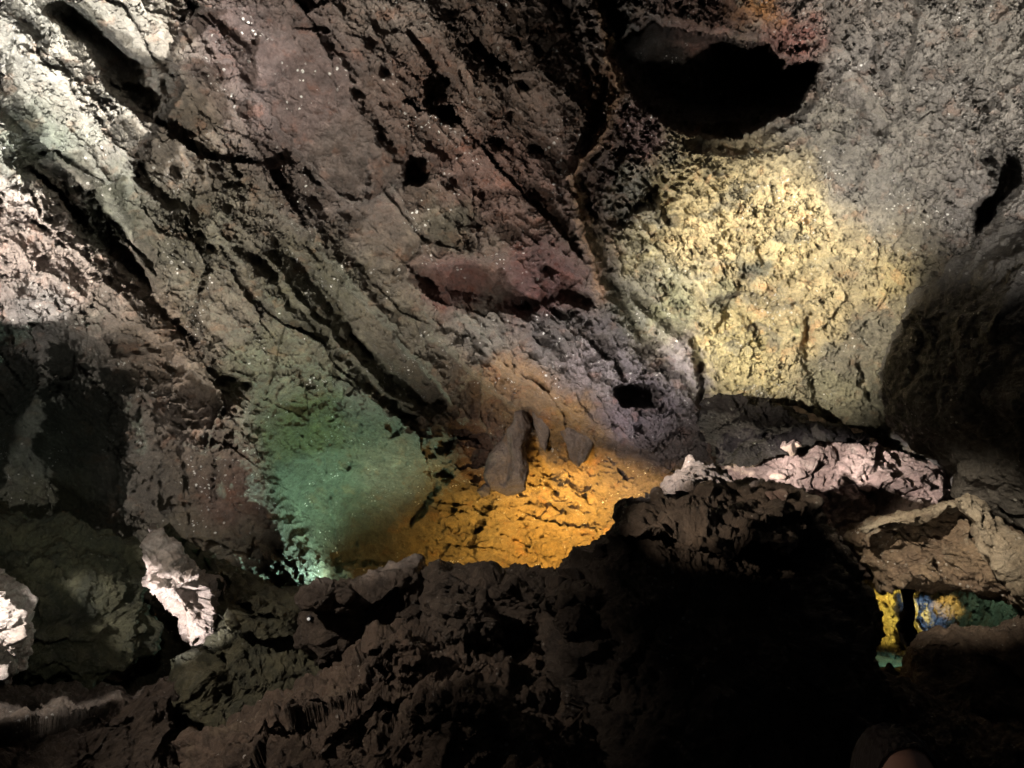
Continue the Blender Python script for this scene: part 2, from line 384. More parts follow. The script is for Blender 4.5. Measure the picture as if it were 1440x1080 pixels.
# rear chamber seen through the gap
for x in (1260,1275,1300,1318,1335,1352,1368,1390,1410): L_([(x,820),(x+6,860),(x+2,900)], 'g', 6, .22)
fm = polymask([(1195,800),(1460,800),(1460,960),(1195,960)], U, V, 14)
f1, _ = facets2(wu/15, wv/34, 57, 1.); D += fm*(.4*f1+.35*fbm2(wu/9, wv/20, 4, 59, .65, True))
A_([(1264,835),(1282,850),(1288,880),(1300,905),(1262,915)], 1.6, 3)
D = D.astype(F32)
P = at(U, V, D)
nn = fbm3(P, 5, 1.3, .55); P += (FW*.16)[None, None]*nn[..., None]
N_ = normals(P)
fine = (.35+.65*SM)*(.3+.7*RG)*(.036*fbm3(P, 4, 7., .6, True, 3.1)+.026*fbm3(P, 3, 26., .65))
P = P+N_*fine[..., None]
# ---- mineral colour of the shell (warped; hole interior darkened in colour as shade)
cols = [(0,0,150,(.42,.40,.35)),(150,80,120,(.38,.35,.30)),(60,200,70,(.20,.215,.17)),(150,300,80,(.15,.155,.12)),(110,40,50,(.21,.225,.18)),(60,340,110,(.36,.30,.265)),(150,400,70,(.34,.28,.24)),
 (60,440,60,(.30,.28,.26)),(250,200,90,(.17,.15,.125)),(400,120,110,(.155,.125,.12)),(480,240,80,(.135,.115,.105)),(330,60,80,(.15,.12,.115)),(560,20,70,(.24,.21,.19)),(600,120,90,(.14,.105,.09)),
 (700,100,100,(.15,.115,.095)),(680,250,90,(.15,.10,.085)),(640,310,60,(.15,.14,.115)),(780,60,60,(.16,.125,.105)),(845,120,30,(.22,.135,.085)),(830,260,40,(.17,.125,.11)),(640,400,50,(.12,.07,.062)),(760,400,60,(.115,.065,.06)),
 (880,60,30,(.20,.19,.18)),(900,190,30,(.2,.12,.11)),(980,20,50,(.25,.15,.12)),(1060,10,30,(.36,.17,.06)),(1120,60,40,(.22,.10,.08)),(1010,110,55,(.045,.036,.028)),(940,100,40,(.045,.036,.028)),(1080,120,30,(.045,.036,.028)),(260,330,100,(.17,.165,.135)),(230,480,80,(.19,.155,.125)),(300,450,80,(.18,.165,.135)),  # near-black entries paint shade into the hole
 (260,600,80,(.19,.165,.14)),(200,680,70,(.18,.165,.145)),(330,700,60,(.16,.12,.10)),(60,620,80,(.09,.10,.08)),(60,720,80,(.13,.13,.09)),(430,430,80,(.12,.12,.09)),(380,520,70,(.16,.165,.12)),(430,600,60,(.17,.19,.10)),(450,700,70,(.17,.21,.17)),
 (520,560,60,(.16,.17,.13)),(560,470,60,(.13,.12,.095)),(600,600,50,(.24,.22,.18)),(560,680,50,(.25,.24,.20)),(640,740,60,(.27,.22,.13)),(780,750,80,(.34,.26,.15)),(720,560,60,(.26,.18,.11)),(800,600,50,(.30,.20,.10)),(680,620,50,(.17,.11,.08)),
 (680,460,50,(.20,.19,.17)),(780,470,50,(.17,.16,.155)),(850,510,60,(.29,.265,.27)),(960,520,50,(.25,.22,.24)),(900,590,60,(.18,.15,.16)),(930,650,60,(.16,.125,.12)),(890,270,35,(.26,.25,.20)),(905,345,28,(.45,.41,.27)),(935,435,45,(.27,.27,.18)),(890,440,40,(.26,.26,.22)),(1180,200,40,(.20,.185,.165)),(1185,510,62,(.22,.20,.155)),(1228,470,56,(.22,.20,.155)),(905,420,36,(.22,.21,.17)),
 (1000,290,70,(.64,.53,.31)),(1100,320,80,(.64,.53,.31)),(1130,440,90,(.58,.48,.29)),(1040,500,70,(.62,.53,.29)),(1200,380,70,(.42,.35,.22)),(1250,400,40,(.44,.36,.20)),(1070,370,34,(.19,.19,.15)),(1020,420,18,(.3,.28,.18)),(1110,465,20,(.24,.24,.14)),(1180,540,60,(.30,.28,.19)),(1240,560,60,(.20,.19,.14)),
 (1230,260,80,(.21,.195,.175)),(1330,150,110,(.23,.21,.185)),(1400,60,90,(.23,.21,.18)),(1220,100,60,(.21,.19,.17)),(1200,20,50,(.25,.22,.19)),(1160,180,50,(.17,.155,.13)),(1380,300,70,(.22,.20,.18)),(1400,500,120,(.12,.115,.10)),
 (1050,620,60,(.10,.08,.08)),(1300,870,50,(.3,.3,.3)),(1400,880,50,(.2,.22,.2)),(300,900,200,(.15,.14,.11)),(1000,900,200,(.14,.11,.09)),(1300,1100,200,(.15,.12,.1)),(720,-500,400,(.15,.13,.11)),(-500,500,400,(.16,.15,.13)),(2000,500,400,(.18,.165,.15))]
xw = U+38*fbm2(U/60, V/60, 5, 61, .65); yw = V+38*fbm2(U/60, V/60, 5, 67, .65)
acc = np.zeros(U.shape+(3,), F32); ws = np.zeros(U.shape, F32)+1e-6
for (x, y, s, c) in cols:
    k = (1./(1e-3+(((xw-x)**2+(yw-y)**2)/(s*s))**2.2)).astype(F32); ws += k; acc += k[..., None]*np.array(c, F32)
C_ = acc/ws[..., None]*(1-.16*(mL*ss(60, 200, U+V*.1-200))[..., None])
# ochre / rust / pale efflorescence scatter
t = ss(.12, .4, fbm2(wu/34, wv/26, 5, 71, .65))[..., None]; C_ = C_*(1-.55*t)+.55*t*C_*np.array([1.25, .92, .78], F32)
t = ss(.15, .45, fbm2(wu/22, wv/20, 5, 75, .7))[..., None]; C_ = C_*(1+.45*t)
t = ss(.1, .4, fbm2(wu/40, wv/40, 5, 79, .65))[..., None]; C_ = C_*(1-.3*t)
t = (ss(.08, .3, fbm2(wu/70, wv/45, 5, 83, .65))*mY*ss(.05, .2, C_[..., 0]-C_[..., 2]))[..., None]; C_ = C_*(1-.7*t)+.7*t*np.array([.25, .235, .185], F32)
mB = mL*ss(180, 330, U+.1*V)
g_ = C_.mean(-1, keepdims=True); C_ = np.clip(g_+(C_-g_)*(1+.3*mB[..., None]), .01, 1)*(1+.05*mB[..., None]*np.array([1, -.3, -1.2], F32))
d, s_, t_ = polydist(vein, wu, wv); k = np.exp(-(d/9)**2)[..., None]; C_ = C_*(1-k)+k*np.array([.34, .20, .115], F32)
M_shell = rock_mat('cave_rock', None, var=.4, bump=1., glint=1., rough=(.3, .85), spec=.65)
cu = .5*(U[:-1, :-1]+U[1:, 1:]); cv = .5*(V[:-1, :-1]+V[1:, 1:])
cwu = cu+20*fbm2(cu/80, cv/80, 4, 81, .6)
ceil_line = np.interp(cwu, [-1100, 0, 200, 380, 640, 850, 1000, 1180, 1300, 2600], [-200, 225, 420, 330, 560, 430, 215, 205, 330, 330])
ceil = cv < ceil_line
far = (cu > 1190) & (cv > 790) & (cu < 1560)
print('shell', U.shape)
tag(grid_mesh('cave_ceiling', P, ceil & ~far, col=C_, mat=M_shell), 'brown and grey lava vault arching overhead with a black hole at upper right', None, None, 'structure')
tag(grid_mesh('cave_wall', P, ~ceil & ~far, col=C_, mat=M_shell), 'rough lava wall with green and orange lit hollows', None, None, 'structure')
tag(grid_mesh('rear_cave_wall', P, far, col=C_, mat=M_shell), 'distant chamber wall lit blue orange and green through the gap', None, None, 'structure')
del N_, nn, fine, acc, ws
# ------------------------------------------------------------------ CLOSED ROCKS, each its own body
MATS = {}
def rock(name, label, cat, outline, c, depth, thick, mat, tilt=(0, 0), group=None, feats=(), wob=7., rough=1., px=2.2, back=None, seed=1, strata=None, front=.55, facet=.10, rub=0.):
    o = np.array(outline, float); n = len(o); c = np.array(c, float)
    per = np.linalg.norm(o-np.roll(o, 1, 0), axis=1).sum()
    na = int(min(1500, max(90, per/(px/Q)))); th = np.linspace(0, 2*np.pi, na, endpoint=False)
    dx, dy = np.cos(th), np.sin(th); R = np.zeros(na)
    for q in range(n):                                     # ray / outline crossing, farthest
        a_ = o[q]-c; e = o[(q+1) % n]-o[q]; den = dx*e[1]-dy*e[0]
        tt = (a_[0]*e[1]-a_[1]*e[0])/den; ss_ = (a_[0]*dy-a_[1]*dx)/den
        ok = (tt > 0) & (ss_ >= -1e-9) & (ss_ <= 1+1e-9); R = np.where(ok & (tt > R), tt, R)
    nb = int(min(620, max(50, R.mean()*2.4/(px/Q)))); ph = np.linspace(0.0, np.pi, nb)
    S = np.sin(ph)[:, None]; Cc = np.cos(ph)[:, None]
    rad = np.where(ph[:, None] < np.pi/2, np.abs(S)**.9, np.abs(S)**.8)
    Uo = (c[0]+rad*R[None]*dx[None]).astype(F32); Vo = (c[1]+rad*R[None]*dy[None]).astype(F32)
    k = rad**3
    dd = depth+tilt[0]*(Uo-c[0])/100+tilt[1]*(Vo-c[1])/100
    prof = np.sign(Cc)*np.abs(Cc)**front
    dd = dd-np.where(Cc > 0, thick, back or thick)*prof
    dl = np.zeros(Uo.shape, F32); P0 = at(Uo, Vo, dd); fr_ = FPX/depth/45
    w1 = fbm3(P0, 5, fr_, .62, False, seed*1.7); w2 = fbm3(P0, 5, fr_, .62, False, seed*1.7+31.3)
    Uw = Uo+1.3*k*wob*w1; Vw = Vo+1.3*k*wob*w2
    wu_ = (Uo+16*w2).astype(F32); wv_ = (Vo+16*w1).astype(F32)
    for f_ in feats:
        if f_[0] == 'A': m_ = polymask(f_[1], wu_, wv_, f_[3] if len(f_) > 3 else 5); dl += f_[2]*m_
        else:
            d_, s_, t_ = polydist(f_[1], wu_, wv_); en = ss(0, .1, t_)*ss(1, .9, t_)
            if f_[0] == 'g': dl += f_[3]*np.exp(-(d_/f_[2])**2)*en
            elif f_[0] == 'r': dl -= f_[3]*np.exp(-d_/f_[2])*en
            else: dl += f_[3]*(ss(-f_[2], f_[2], d_*s_)-.5)*np.exp(-(d_/f_[4])**1.5)*en
    edge = (1-rad**8); dl *= edge*(Cc > 0)
    Pm = at(Uw, Vw, dd)
    big = fbm3(Pm, 4, 1.5, .5, False, seed*3.3); ed = (.25+.75*(1-rad**6))
    Pm += FW*((dl+.28*rough*thick*big)*ed if False else (dl+.36*min(thick, 1.2)*big*ed))[..., None]
    N2 = -normals(P0, True); N2[:4] = N2[4].mean(0); N2[-4:] = N2[-5].mean(0); N2 /= np.maximum(np.linalg.norm(N2, axis=-1, keepdims=True), 1e-6)
    s0 = 5./depth
    fz = 1.2*facet*facets3(Pm+.10*fbm3(Pm, 2, 3., .5)[..., None], 1.8*s0, seed, 1.)+.2*facet*facets3(Pm, 6.*s0, seed+5, .8)
    fz = fz*ed-.24*rough*np.abs(fbm3(Pm, 4, 2.1*s0, .55, False, seed+.5))+.04*rough+.04*rough*fbm3(Pm, 4, 4.5*s0, .6, True, seed)+.018*rough*fbm3(Pm, 4, 22*s0, .65)
    fz = fz-.05*rough*ed*np.abs(fbm3(Pm, 4, 9*s0, .65, False, seed+9.))
    if rub: fz += rub*ed*facets3(Pm+.04*fbm3(Pm, 2, 9., .5)[..., None], 7*s0, seed+11, 1.1)+.5*rub*ed*facets3(Pm, 15*s0, seed+17, 1.1)
    if strata is not None:
        sv = np.array(strata, float); q_ = Pm @ sv; z_ = np.zeros_like(q_)
        fz += .05*fbm3(np.stack([q_*7, .5*Pm[..., 0], .5*Pm[..., 1]], -1), 4, 1., .6, True)
    Pm = Pm+N2*fz[..., None]
    Pm[0] = Pm[0].mean(0); Pm[-1] = Pm[-1].mean(0)
    ob = grid_mesh(name, Pm, None, True, mat=mat)
    return tag(ob, label, cat, group)
M_dark = rock_mat('dark_lava', (.085, .066, .052), (.055, .042, .034), var=.35, scale=1.5, bump=.8, spot=(.14, .105, .08), glint=.25, rough=(.4, .9))
M_brown = rock_mat('brown_lava', (.14, .10, .075), (.08, .058, .044), var=.35, scale=1.6, bump=.9, spot=(.20, .155, .11), glint=.5, rough=(.4, .9))
M_olive = rock_mat('olive_rock', (.15, .145, .09), (.075, .08, .058), var=.4, scale=1.8, bump=1., spot=(.17, .16, .10), glint=.2)
M_pale = rock_mat('pale_rock', (.50, .44, .42), (.36, .30, .27), var=.3, scale=1.6, bump=.8, spot=(.20, .15, .12))
M_grey = rock_mat('grey_stone', (.17, .125, .10), (.24, .19, .155), var=.35, scale=1.4, bump=.9, spot=(.2,.12,.06), rough=(.5, .8))
M_pink = rock_mat('pinkish_clinker', (.32, .24, .21), (.22, .155, .135), var=.35, scale=1.3, bump=.9, spot=(.40, .33, .28), glint=.4)
M_tan = rock_mat('tan_lava', (.27, .20, .135), (.17, .12, .085), var=.35, scale=1.2, bump=.9, spot=(.42, .37, .30), glint=.5)
M_rib = rock_mat('pale_tan_lava', (.36, .31, .24), (.27, .22, .16), var=.35, scale=1.3, bump=.9, spot=(.16, .12, .09), glint=.3)
M_butt = rock_mat('charcoal_rock', (.155, .145, .13), (.11, .10, .09), var=.35, scale=1.1, bump=1., glint=.5, rough=(.35, .85), spec=.45)
M_black = rock_mat('black_clinker', (.011, .009, .009), (.02, .016, .016), var=.3, scale=1.3, bump=1., glint=.15, rough=(.4, .8), spec=.2)

rock('rock_buttress', 'huge dark rounded rock mass bulging in from the right edge above the lit ledge', 'rock mass',
     [(1800,120),(1560,190),(1445,268),(1400,312),(1345,365),(1300,405),(1268,440),(1248,500),(1238,560),(1255,612),(1300,640),(1338,668),(1342,700),(1420,745),(1600,800),(1850,800),(1950,450)],
     (1560,500), 7.6, 2.2, M_butt, tilt=(-.35,0), back=1.4, px=2.4, seed=3, wob=10, front=.7,
     feats=[('s',[(1440,330),(1370,400),(1310,470)],6,.2,40),('g',[(1400,380),(1350,440)],8,.15)])
rock('rock_ledge', 'pinkish brown rubble covered ledge lit by white light in the right middle', 'rock ledge',
     [(1000,655),(1000,600),(1015,570),(1040,568),(1080,562),(1110,575),(1150,590),(1200,605),(1262,640),(1320,655),(1342,690),(1335,720),(1330,790),(1190,820),(1080,800),(1010,770)],
     (1165,722), 9.3, .8, M_pink, tilt=(-.1,-.5), px=1.3, seed=6, wob=12, rough=.7, facet=.13, rub=.11,
     feats=[('s',[(1010,640),(1080,620),(1160,615),(1250,640)],5,-.12,30),('s',[(1060,680),(1150,650),(1230,680),(1320,690)],4,.2,20)])
rock('black_clinker_bank', 'black jagged clinker bank in the shade under the yellow wall', 'rock',
     [(985,560),(1010,552),(1050,570),(1080,560),(1105,568),(1130,585),(1180,602),(1222,618),(1190,614),(1140,622),(1095,640),(1045,655),(1008,658),(992,610)],
     (1070,606), 9.0, .45, M_black, px=1.4, seed=9, wob=12, rough=1.1, facet=.14, rub=.07)
rock('overhanging_rock', 'tan brown overhanging rock above the lit gap at lower right', 'rock',
     [(1180,758),(1215,738),(1290,724),(1350,704),(1400,735),(1470,760),(1560,800),(1560,870),(1470,868),(1432,850),(1400,838),(1355,828),(1310,826),(1282,822),(1258,826),(1240,835),(1222,800),(1195,770)],
     (1340,775), 7.6, .9, M_tan, tilt=(-.25,-.1), px=1.3, seed=12, wob=8, rough=1.1, facet=.16, rub=.06,
     feats=[('s',[(1345,700),(1380,760),(1400,810),(1425,845)],5,-.2,40),('g',[(1215,765),(1260,778),(1300,760),(1340,800)],6,.14),('g',[(1250,748),(1300,742),(1335,765)],5,.1),('s',[(1300,820),(1312,790),(1290,770)],4,.25,25),('g',[(1385,720),(1420,790),(1440,830)],5,.2)])
rock('pale_ridge_rock', 'pale tan diagonal rib of rock running down to the right edge beside the overhanging rock', 'rock',
     [(1342,700),(1362,694),(1385,705),(1415,742),(1450,780),(1520,830),(1520,878),(1450,862),(1425,846),(1405,815),(1385,775),(1362,735)], (1420,785), 6.35, .3, M_rib, px=1.3, seed=41, wob=5, facet=.07)
rock('slot_shade', 'narrow black body added as the dark slot between the yellow and blue light in the gap', 'shade filler',
     [(1266,800),(1292,800),(1284,835),(1290,862),(1286,880),(1300,915),(1276,920),(1266,902),(1262,888),(1259,880),(1272,862),(1274,842),(1264,826)], (1278,868), 10.5, .25, M_black, px=1., seed=42, wob=6, facet=.06, rough=.6)  # black body added where the gap only has a dark slot
rock('ledge_slab', 'pale rock slab lying along the top of the overhanging rock', 'rock slab',
     [(1205,744),(1240,724),(1300,710),(1345,698),(1358,712),(1312,730),(1255,746),(1215,752)], (1280,728), 6.75, .3, M_rib, px=1.3, seed=14, wob=5, facet=.08)
# standing stones of the orange hollow
rock('standing_stone', 'tall smooth grey brown standing stone with a narrow top, left of the orange hollow', 'standing stone',
     [(724,561),(739,566),(745,598),(738,626),(746,664),(738,688),(712,695),(686,690),(681,668),(686,636),(704,618),(714,588)],
     (717,640), 11.0, .35, M_grey, px=1., seed=2, wob=1.5, rough=.6, facet=.08, feats=[('s',[(722,565),(716,610),(722,645),(712,690)],5,.2,20)])
rock('leaning_stone', 'short dark stone block just right of the tall standing stone', 'standing stone',
     [(750,576),(774,576),(780,590),(776,612),(768,640),(757,630),(750,598)], (763,600), 11.0, .2, M_grey, px=1., seed=4, wob=1.2, rough=.6, facet=.07)
rock('wedge_stone', 'dark wedge shaped stone at the right end of the three standing stones', 'standing stone',
     [(778,584),(800,590),(826,602),(836,622),(826,648),(814,660),(800,646),(796,626),(784,606)], (808,620), 11.0, .22, M_grey, px=1., seed=5, wob=1.5, rough=.6, facet=.09)
rock('small_dark_stone', 'small dark stone at the foot of the tall standing stone on its left', 'stone',
     [(668,690),(680,678),(694,682),(690,697),(676,702)], (681,690), 10.9, .15, M_grey, px=1., seed=6, wob=2, rough=.4, facet=.05)
# lower left group
rock('mossy_boulder', 'large olive green boulder in shade at the left edge below the dark recess', 'boulder',
     [(-120,690),(0,708),(60,728),(130,750),(190,760),(212,785),(208,840),(215,880),(190,930),(120,955),(0,965),(-140,960)],
     (50,840), 6.6, .8, M_olive, tilt=(.2,-.3), px=1.7, seed=15, wob=9, rough=1.5, rub=.05,
     feats=[('s',[(0,800),(60,840),(60,880),(120,890)],6,.35,40),('s',[(50,880),(110,862),(190,880)],6,-.35,40),('g',[(150,930),(180,870),(200,800)],14,.3)])
rock('pale_boulder', 'bright pinkish white rounded boulder lit at the left edge', 'boulder',
     [(-110,800),(-40,790),(5,800),(30,835),(50,880),(48,915),(28,945),(0,962),(-60,975),(-120,940)], (-30,880), 5.0, .45, M_pale, px=1.6, seed=16, wob=5, rough=1.2, facet=.06, rub=.02)
rock('pointed_rock', 'pointed rock with a bright pinkish front face at lower left', 'rock',
     [(208,742),(222,736),(250,775),(300,805),(312,830),(300,870),(285,905),(268,915),(250,890),(240,862),(222,840),(208,815),(205,775)],
     (258,830), 5.9, .4, M_pale, tilt=(.4,0), px=1.2, seed=17, wob=5, rough=1.2, facet=.1, rub=.035)
rock('olive_rock', 'dark olive rock slope right of the pointed bright rock', 'rock',
     [(225,745),(290,775),(350,800),(400,822),(445,835),(480,880),(470,960),(420,1010),(300,1040),(225,1000),(235,930),(275,905),(300,860),(305,815)],
     (360,900), 6.4, .7, M_olive, tilt=(.2,-.4), px=1.6, seed=18, wob=8,
     feats=[('s',[(300,810),(380,845),(440,870)],5,.25,30),('s',[(310,870),(370,890),(440,885)],6,.3,40),('g',[(240,900),(300,930),(330,1000)],14,.3)])
rock('brown_ledge', 'dark brown rock ledge across the bottom left corner', 'rock',
     [(-200,945),(0,955),(60,965),(120,975),(190,975),(230,950),(262,960),(262,1010),(270,1100),(250,1250),(-200,1250)], (80,1080), 5.2, .6, M_dark, tilt=(.1,-.35), px=2., seed=19, wob=8,
     feats=[('s',[(0,985),(90,990),(170,1000),(230,960)],18,.18,50),('g',[(140,1000),(110,1080)],14,.15)])
# foreground ridge
rock('foreground_boulder', 'broad dark foreground boulder with broken top in the lower right centre', 'boulder',
     [(770,830),(800,790),(850,755),(880,700),(925,690),(940,668),(968,652),(1003,664),(1045,678),(1100,678),(1150,698),(1160,735),(1195,768),(1212,812),(1226,845),(1238,872),(1246,888),(1240,902),(1231,920),(1236,960),(1246,1080),(1250,1300),(800,1300),(760,1050),(750,900)],
     (1000,930), 5.2, 1.0, M_dark, tilt=(0,-.25), px=2., seed=20, wob=9, rough=1.1, facet=.13,
     feats=[('s',[(860,760),(930,750),(1000,770),(1080,760),(1150,800)],8,.5,60),('s',[(880,715),(960,700),(1050,720)],6,-.25,40),('g',[(1050,790),(1100,780),(1160,760)],10,.25),('s',[(1190,770),(1150,900),(1160,1080)],30,.4,80)])
rock('ridge_rock', 'dark knobbly rock on the ridge below the orange hollow', 'boulder',
     [(582,850),(592,812),(615,792),(640,798),(662,795),(690,788),(715,797),(740,797),(760,806),(800,805),(830,830),(836,880),(825,930),(740,950),(640,920),(590,890)],
     (710,865), 5.5, .55, M_dark, px=1.7, seed=21, wob=7, facet=.12, rough=1.1)
rock('ridge_rock', 'dark smooth topped rock at the left end of the ridge below the green hollow', 'boulder',
     [(415,910),(425,860),(425,825),(455,815),(490,822),(520,810),(560,790),(590,787),(606,805),(604,850),(596,880),(560,905),(500,925),(450,945)],
     (520,862), 5.8, .5, M_dark, px=1.7, seed=24, wob=6, facet=.10, feats=[('s',[(430,850),(490,860),(560,820)],6,.25,30)])
rock('brown_slope_rock', 'brown foreground rock slope with wet glints at bottom centre', 'rock',
     [(245,1100),(262,1045),(330,1012),(420,965),(470,930),(520,895),(560,885),(600,895),(650,905),(700,905),(760,915),(820,940),(870,1000),(900,1100),(880,1300),(240,1300)],
     (560,1060), 4.4, .7, M_brown, tilt=(.05,-.35), px=1.7, seed=27, wob=8, rough=1.2, facet=.12,
     feats=[('s',[(300,1050),(400,1000),(520,940),(600,960)],16,.2,50),('s',[(420,1080),(520,1000),(640,970),(720,1000)],18,.25,55),('g',[(330,1090),(430,1020),(560,940)],7,.10),('g',[(480,1080),(580,1010),(700,930)],7,.12),('g',[(500,900),(560,960),(660,930)],15,.14)])
rock('knobbly_boulder', 'rounded dark boulder standing in front of the ridge, under the orange hollow', 'boulder',
     [(608,850),(640,838),(682,846),(706,872),(702,905),(668,924),(625,912),(600,884)], (655,880), 4.75, .22, M_dark, px=1.5, seed=51, wob=6, facet=.07)
rock('knobbly_boulder', 'small dark boulder leaning on the left flank of the big foreground boulder', 'boulder',
     [(762,838),(796,822),(838,836),(858,870),(842,902),(800,910),(768,884)], (808,868), 4.6, .2, M_dark, px=1.5, seed=52, wob=6, facet=.07)
rock('ridge_rock', 'lowest leftmost dark stone of the foreground ridge, beside the marker lamp', 'stone',
     [(420,842),(438,820),(470,812),(496,820),(500,842),(470,858),(440,860)], (458,838), 5.35, .18, M_dark, px=1.4, seed=53, wob=5, facet=.06)
rock('brown_block', 'brown angular block sitting high on the wet foreground slope', 'rock',
     [(500,905),(530,890),(572,888),(606,902),(602,930),(560,948),(515,940)], (552,918), 4.35, .18, M_brown, px=1.4, seed=54, wob=5, facet=.07)
rock('brown_block', 'large brown block at the bottom edge of the picture on the foreground slope', 'rock',
     [(560,985),(640,962),(710,985),(735,1035),(700,1110),(600,1120),(545,1050)], (640,1040), 3.85, .25, M_brown, px=1.5, seed=55, wob=6, facet=.08)
# lower right rocks
rock('dark_shelf_rock', 'dark shelf of rock under the coloured gap at the right edge', 'rock',
     [(1270,935),(1272,905),(1285,888),(1340,878),(1400,880),(1440,862),(1560,850),(1600,1000),(1500,1060),(1300,1040),(1268,985)],
     (1400,955), 6.6, .7, M_brown, tilt=(-.2,-.4), px=1.7, seed=30, wob=6,
     feats=[('s',[(1280,910),(1350,900),(1400,930),(1460,940)],6,.3,40)])
rock('low_dark_rock', 'low dark rock in the bottom right corner behind the person', 'rock',
     [(1225,1000),(1240,955),(1270,950),(1320,985),(1380,1010),(1460,1030),(1500,1300),(1200,1300)],
     (1340,1120), 5.0, .5, M_brown, tilt=(0,-.3), px=1.9, seed=31, wob=6)
rock('gap_stone', 'small dark red stone at the foot of the teal lit gap', 'stone',
     [(1230,948),(1242,938),(1252,934),(1264,944),(1270,956),(1250,966),(1234,960)], (1250,950), 7.4, .2, M_dark, px=1., seed=32, wob=2)
# rubble lying on the ledge
rr = np.random.RandomState(5)
proto = []
def chunk(seed, mat):
    n = 26; th = np.linspace(0, 2*np.pi, n*2, endpoint=False); ph = np.linspace(0, np.pi, n)
    d_ = np.stack([np.sin(ph)[:, None]*np.cos(th)[None], np.sin(ph)[:, None]*np.sin(th)[None], np.cos(ph)[:, None]+0*th[None]], -1)
    q = np.random.RandomState(seed); r = np.full(d_.shape[:2], 1.0)
    for _ in range(11):
        nv = q.normal(size=3); nv /= np.linalg.norm(nv); h = q.uniform(.45, .8)
        dn = d_ @ nv; r = np.minimum(r, np.where(dn > .05, h/np.maximum(dn, .05), 9))
    Pm = d_*r[..., None]; Pm *= 1+.06*fbm3(d_, 4, 3., .6, False, seed)[..., None]
    Pm[0] = Pm[0].mean(0); Pm[-1] = Pm[-1].mean(0)
    return Pm
def bg_depth(u, v): return float(bil(G, np.array([u], float), np.array([v], float))[0])
dg = bpy.context.evaluated_depsgraph_get()
def hit(u, v):
    dg.update(); d_ = at(u, v, 1.)-CAM; d_ = Vector(d_).normalized()
    ok, loc, nor, i, ob, mt = sc.ray_cast(dg, Vector(CAM), d_); return loc, nor, ok
chunks = [chunk(100+k, None) for k in range(6)]
def scatter(name, label, cat, group, spots, mat, smin, smax):
    first = {}
    for i, (u, v) in enumerate(spots):
        loc, nor, ok = hit(u, v)
        if not ok: continue
        k = i % 6
        if k not in first:
            o = grid_mesh(name, chunks[k], None, True, mat=mat); first[k] = o
        else:
            o = first[k].copy(); COL.objects.link(o)
        s = rr.uniform(smin, smax); o.scale = (s*rr.uniform(.8, 1.5), s*rr.uniform(.7, 1.1), s*rr.uniform(.5, .9))
        o.rotation_euler = tuple(rr.uniform(-.8, .8, 2))+(rr.uniform(0, 6.28),)
        o.location = loc+nor*s*.1
        tag(o, label, cat, group)
spots = [(rr.uniform(1040, 1325), 0) for _ in range(30)]
spots = [(u, np.interp(u, [1040, 1150, 1250, 1325], [672, 645, 665, 682])+rr.uniform(-30, 40)) for u, _ in spots]
scatter('loose_stone', 'small angular pinkish stone lying among the rubble on the lit right ledge', 'stone', 'loose stones on the lit ledge', spots, M_pink, .035, .09)
spots = [(rr.uniform(600, 1150), 0) for _ in range(26)]
spots = [(u, np.interp(u, [600, 780, 880, 960, 1150], [812, 815, 712, 668, 708])+rr.uniform(4, 40)) for u, _ in spots]
scatter('loose_stone', 'small dark broken stone lying on top of the shaded foreground ridge', 'stone', 'loose stones on the foreground ridge', spots, M_dark, .04, .10)
# ------------------------------------------------------------------ cave floor
x = np.linspace(-14, 14, 220); y = np.linspace(-4, 22, 200); X, Y = np.meshgrid(x, y)
Pf = np.stack([X, Y, 0*X], -1); Pf[..., 2] = -.12+.25*fbm3(Pf, 5, .8)+.08*fbm3(Pf, 4, 3.)
tag(grid_mesh('ground', Pf, mat=M_brown), 'uneven dark lava floor', None, None, 'structure')
# ------------------------------------------------------------------ PERSON (only the top of the head is in view)
def simple_mat(name, col, rough=.6, bump=0., scale=200):
    m = bpy.data.materials.new(name); m.use_nodes = True; nt = m.node_tree; b = nt.nodes['Principled BSDF']
    b.inputs['Base Color'].default_value = (*col, 1); b.inputs['Roughness'].default_value = rough
    nz = nt.nodes.new('ShaderNodeTexNoise'); nz.inputs['Scale'].default_value = scale; bp = nt.nodes.new('ShaderNodeBump'); bp.inputs['Strength'].default_value = bump
    bp.inputs['Distance'].default_value = .003; nt.links.new(nz.outputs[0], bp.inputs['Height']); nt.links.new(bp.outputs[0], b.inputs['Normal']); return m
M_skin = simple_mat('skin', (.42, .24, .17), .5, .15, 60); M_hair = simple_mat('dark_hair', (.022, .015, .012), .45, .8, 120)
M_cloth = simple_mat('dark_cloth', (.03, .03, .035), .9, .4, 90); M_eye = simple_mat('eye', (.6, .58, .55), .2); M_iris = simple_mat('iris', (.03, .015, .01), .2); M_lip = simple_mat('lips', (.32, .13, .11), .5)
HD = at(1264, 1108, 1.72)                         # head centre
hx, hy, hz = HD
def sph(name, n=96):
    th = np.linspace(0, 2*np.pi, 2*n, endpoint=False); ph = np.linspace(0, np.pi, n)
    return np.stack([np.sin(ph)[:, None]*np.cos(th)[None], np.sin(ph)[:, None]*np.sin(th)[None], np.cos(ph)[:, None]+0*th[None]], -1)
